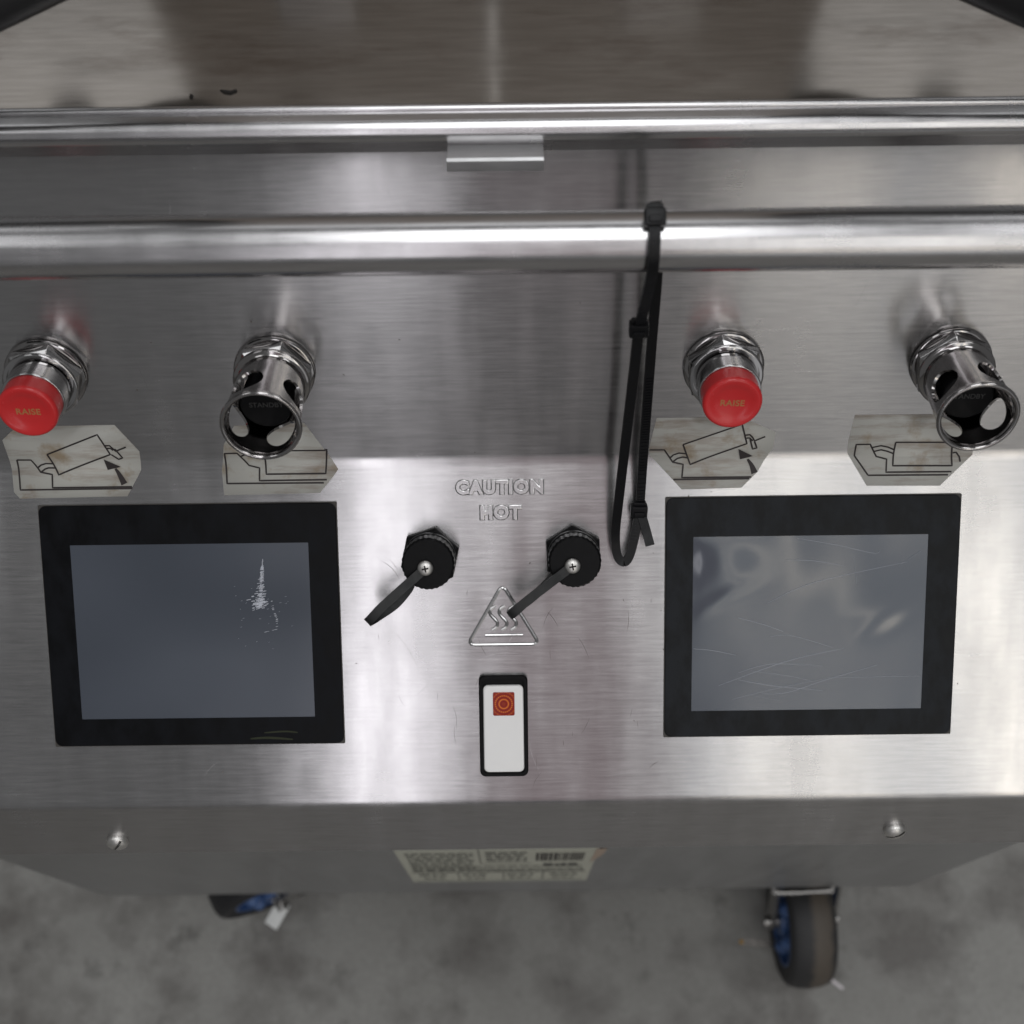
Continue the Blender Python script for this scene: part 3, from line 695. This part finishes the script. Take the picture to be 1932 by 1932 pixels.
link('torn_corner', from_py([(lbx1-.002, ly-.0002, .447), (lbx1+.006, ly-.0002, .449), (lbx1+.004, ly-.0002, .415), (lbx1+.001, ly-.0002, .395), (lbx1-.003, ly-.0002, .37)], [(0, 1, 2, 3, 4)]), 'torn', lb_, smooth=False)

# ---- casters (origin at the axle)
def caster_parts():
    P = {}
    P['tyre'] = lathe([(.042, -.019)]+arc_profile(.0525, -.0140, .0080, -120, -20, 6)+[(.0620, -.0100), (.0630, 0), (.0620, .0100)]+arc_profile(.0525, .0140, .0080, 20, 120, 6)+[(.042, .019), (.042, -.019)], 56, 'x')
    bm = bmesh.new(); lathe([(.010, -.012), (.040, -.013), (.0405, -.020), (.0425, -.020), (.0425, .020), (.0405, .020), (.040, .013), (.010, .012), (.010, -.012)], 48, 'z', bm)
    lathe([(.0, -.022), (.013, -.022), (.015, -.018), (.015, .018), (.013, .022), (0, .022)], 32, 'z', bm)
    for k in range(5):
        a = R(72*k+18)
        mm = Matrix.Rotation(a, 4, 'Z') @ Matrix.Translation((.027, 0, 0))
        bmesh.ops.create_uvsphere(bm, u_segments=14, v_segments=8, radius=1, matrix=mm @ Matrix.Diagonal((.0125, .0110, .0255, 1)))
    bmesh.ops.rotate(bm, verts=bm.verts, cent=(0, 0, 0), matrix=Matrix.Rotation(R(90), 3, 'Y')); P['hub'] = from_bm(bm)
    bm = bmesh.new()
    for s in (-1, 1):
        pts = [(-.007, -.008), (.006, -.009), (.012, 0), (.060, .060), (.085, .078), (.085, .092), (.034, .092), (.026, .060), (-.008, .006)]
        x0, x1 = s*.0290-.0015, s*.0290+.0015
        a = [bm.verts.new((x0, y, z)) for y, z in pts]; b = [bm.verts.new((x1, y, z)) for y, z in pts]
        bm.faces.new(a); bm.faces.new(b)
        for i in range(len(pts)): j = (i+1) % len(pts); bm.faces.new((a[i], a[j], b[j], b[i]))
    box(bm, -.0305, .0305, .032, .088, .089, .0935, bevel=.001); box(bm, -.040, .040, .024, .100, .1005, .1065, bevel=.001)
    t = lathe([(0, .0935), (.024, .0935), (.024, .1005), (0, .1005)], 24); b2 = bmesh.new(); b2.from_mesh(t); bmesh.ops.translate(b2, verts=b2.verts, vec=(0, .061, 0)); b2.to_mesh(t); b2.free(); bm.from_mesh(t)
    P['fork'] = from_bm(bm)
    P['axle_bolt'] = lathe([(0, -.036), (.005, -.036), (.0055, -.034), (.0055, .034), (.005, .036), (0, .036)], 16, 'x')
    P['brake_rod'] = sweep(smooth_path([(-.036, .060, .070), (-.034, .026, .060), (-.030, .021, .058), (.014, .0205, .058), (.020, .024, .060), (.022, .06, .075)], 6), circ(.0026, 10))
    return P
CP = caster_parts()
def caster(loc, rz, label):
    root = link('caster', CP['fork'], 'zinc', grill, Matrix.Translation(loc) @ Matrix.Rotation(rz, 4, 'Z')); root['label'] = label
    link('tyre', CP['tyre'], 'tyre', root); link('hub', CP['hub'], 'blue', root); link('axle_bolt', CP['axle_bolt'], 'zinc', root)
    return root
c1 = caster((.2745, .1065, .0633), R(2), 'swivel caster with blue hub and worn brown tread')
link('brake_rod', CP['brake_rod'], 'zinc', c1)
bm = bmesh.new(); sweep([(-.028, -.020, -.012), (-.030, -.021, .004), (-.034, -.021, .006), (-.060, -.018, .007)], rect(.006, .0018), side=(0, 1, 0), bm=bm)
br = link('brake_lever', from_bm(bm), 'dull', c1)
link('brake_lever_tip', boxmesh(-.063, -.059, -.0200, -.0160, .0055, .0090, bevel=.001), 'yellow', c1)
c2 = caster((-.240, .155, .0633), R(-68), 'swivel caster with blue hub and bright brake pedal')
for ch in c2.children:
    if ch.name.startswith('tyre'): ch.data = ch.data.copy(); ch.data.materials[0] = M['tyre_black']
bm = bmesh.new(); box(bm, -.007, .007, -.0135, .0135, -.0012, .0012, bevel=.0005)
link('brake_pedal', from_bm(bm), 'pedal', c2, (Matrix.Translation((-.240, .155, .0633)) @ Matrix.Rotation(R(-68), 4, 'Z')).inverted() @ Matrix.Translation((-.2335, .1185, .055)) @ Matrix.Rotation(R(-32), 4, 'Z') @ Matrix.Rotation(R(18), 4, 'X'))
bm = bmesh.new(); sweep([(-.2335, .125, .053), (-.236, .150, .060), (-.250, .172, .075)], rect(.010, .002), side=(1, 0, 0), bm=bm)
link('brake_arm', from_bm(bm), 'zinc', c2, (Matrix.Translation((-.240, .155, .0633)) @ Matrix.Rotation(R(-68), 4, 'Z')).inverted())
for x in (-.30, .28):
    caster((x, .70, .0633), R(5), 'swivel caster at the rear of the grill')

# ------------------------------------------------------------------ cable ties looped round the handle rail
def tag(o, label, cat, group=None):
    o['label'] = label; o['category'] = cat
    if group: o['group'] = group
def tie(name, label, path, head_at, head_dir, side, teeth=None, wd=.0043, grp='cable ties on the handle rail'):
    root = bpy.data.objects.new(name, None); COL.objects.link(root); root.empty_display_size = .01; root.location = head_at
    tag(root, label, 'cable tie', grp)
    inv = Matrix.Translation(-Vector(head_at))
    pts = smooth_path(path, 8)
    st = link('strap', sweep(pts, rect(wd, .0013), side=side), 'nylon', root, inv)
    if teeth:
        bm = bmesh.new(); i0, i1 = int(teeth[0]*(len(pts)-1)), int(teeth[1]*(len(pts)-1)); acc = 0
        for a, b in zip(pts[i0:i1], pts[i0+1:i1+1]):
            n = max(1, int((b-a).length/.0014)); t = (b-a).normalized(); sd = Vector(side if not callable(side) else side(0)); sd = (sd-t*sd.dot(t)).normalized(); nn = t.cross(sd)
            for k in range(n):
                c = a.lerp(b, (k+.5)/n)
                mm = Matrix((sd, t, nn)).transposed().to_4x4(); mm.translation = c
                bmesh.ops.create_cube(bm, size=1, matrix=mm @ Matrix.Diagonal((wd*.72, .0006, .0020, 1)))
        tt = link('teeth', from_bm(bm), 'nylon', root, inv, smooth=False); tt['kind'] = 'stuff'
    hd = Vector(head_dir).normalized(); sd = Vector((1, 0, 0)); sd = (sd-hd*sd.dot(hd)).normalized(); nn = sd.cross(hd)
    if nn.y > 0: nn = -nn; sd = hd.cross(nn)
    mm = Matrix((sd, hd, nn)).transposed().to_4x4()
    bm = bmesh.new(); box(bm, -.0040, .0040, -.0034, .0034, -.0026, .0026, bevel=.0009)
    box(bm, -.0026, .0026, -.0022, .0006, .0020, .0034, bevel=.0005); box(bm, -.0031, .0031, .0030, .0050, -.0016, .0012, bevel=.0004)
    link('head', from_bm(bm), 'nylon', root, mm)
    return root
FX = (1, 0.12, 0)
hA = (.0535, .2790, .9905); hB = (.0519, .2660, .9321); hC = (.0605, .2345, .8135)
tie('cable_tie', 'black cable tie over the front of the handle rail, its head on top', [hA, (.0532, .2700, .9878), (.0530, .2645, .980), (.0528, .2640, .968), (.0525, .2650, .952), (.0522, .2658, .940), hB], hA, (0, .75, .35), FX)
tie('cable_tie', 'black cable tie making the hanging bottom of the loop above the panel', [hB, (.0516, .2580, .900), (.0508, .2455, .857), (.0497, .2340, .8330), (.0488, .2230, .8130), (.0500, .2155, .8045), (.0530, .2125, .8025), (.0560, .2155, .8040), (.0590, .2260, .8095), hC, (.0615, .2365, .8150)], hB, (-.02, .3, 1), FX, (.76, .97))
tie('cable_tie', 'ribbed black cable tie rising behind the handle rail, cut tail by the touchscreen', [(.0655, .2185, .8085), (.0640, .2245, .8100), (.0618, .2320, .8130), hC, (.0610, .2390, .8180), (.0612, .2490, .8330), (.0613, .2640, .8620), (.0606, .2770, .9010), (.0598, .2860, .9360), (.0585, .2915, .962), (.0565, .2925, .9760), (.0548, .2885, .9860), (.0538, .2830, .9895)], hC, (.02, .6, .8), FX, (.32, .55))

# ------------------------------------------------------------------ small scraps
def flake(name, loc, pts, th, material, label, cat, rz=0):
    me = loft([[(x*k, y*k, h) for x, y in pts] for k, h in ((1, .0001), (.9, th))])
    o = link(name, me, material); o.location = loc; o.rotation_euler.z = rz; tag(o, label, cat); return o
flake('burnt_scrap', (-.1127, .3587, .9655), [(-.0036, .0004), (-.002, -.001), (.001, -.0016), (.0036, -.0002), (.0034, .0006), (.001, -.0003), (-.001, .0002)], .0008, 'char', 'thin curled burnt scrap on the griddle plate', 'scrap')
flake('burnt_scrap', (-.1275, .3563, .9655), [(-.0006, .0010), (-.0007, -.0008), (.0005, -.0012), (.0007, .0006)], .0008, 'char', 'tiny burnt crumb on the griddle plate beside the curled scrap', 'scrap')
flake('plastic_scrap', (.3165, .0508, 0), [(-.0085, .0015), (-.008, -.0016), (.0085, -.0018), (.0088, .0012)], .0015, 'scrap', 'short pale plastic sliver on the concrete floor beside the wheel', 'scrap', R(-38))
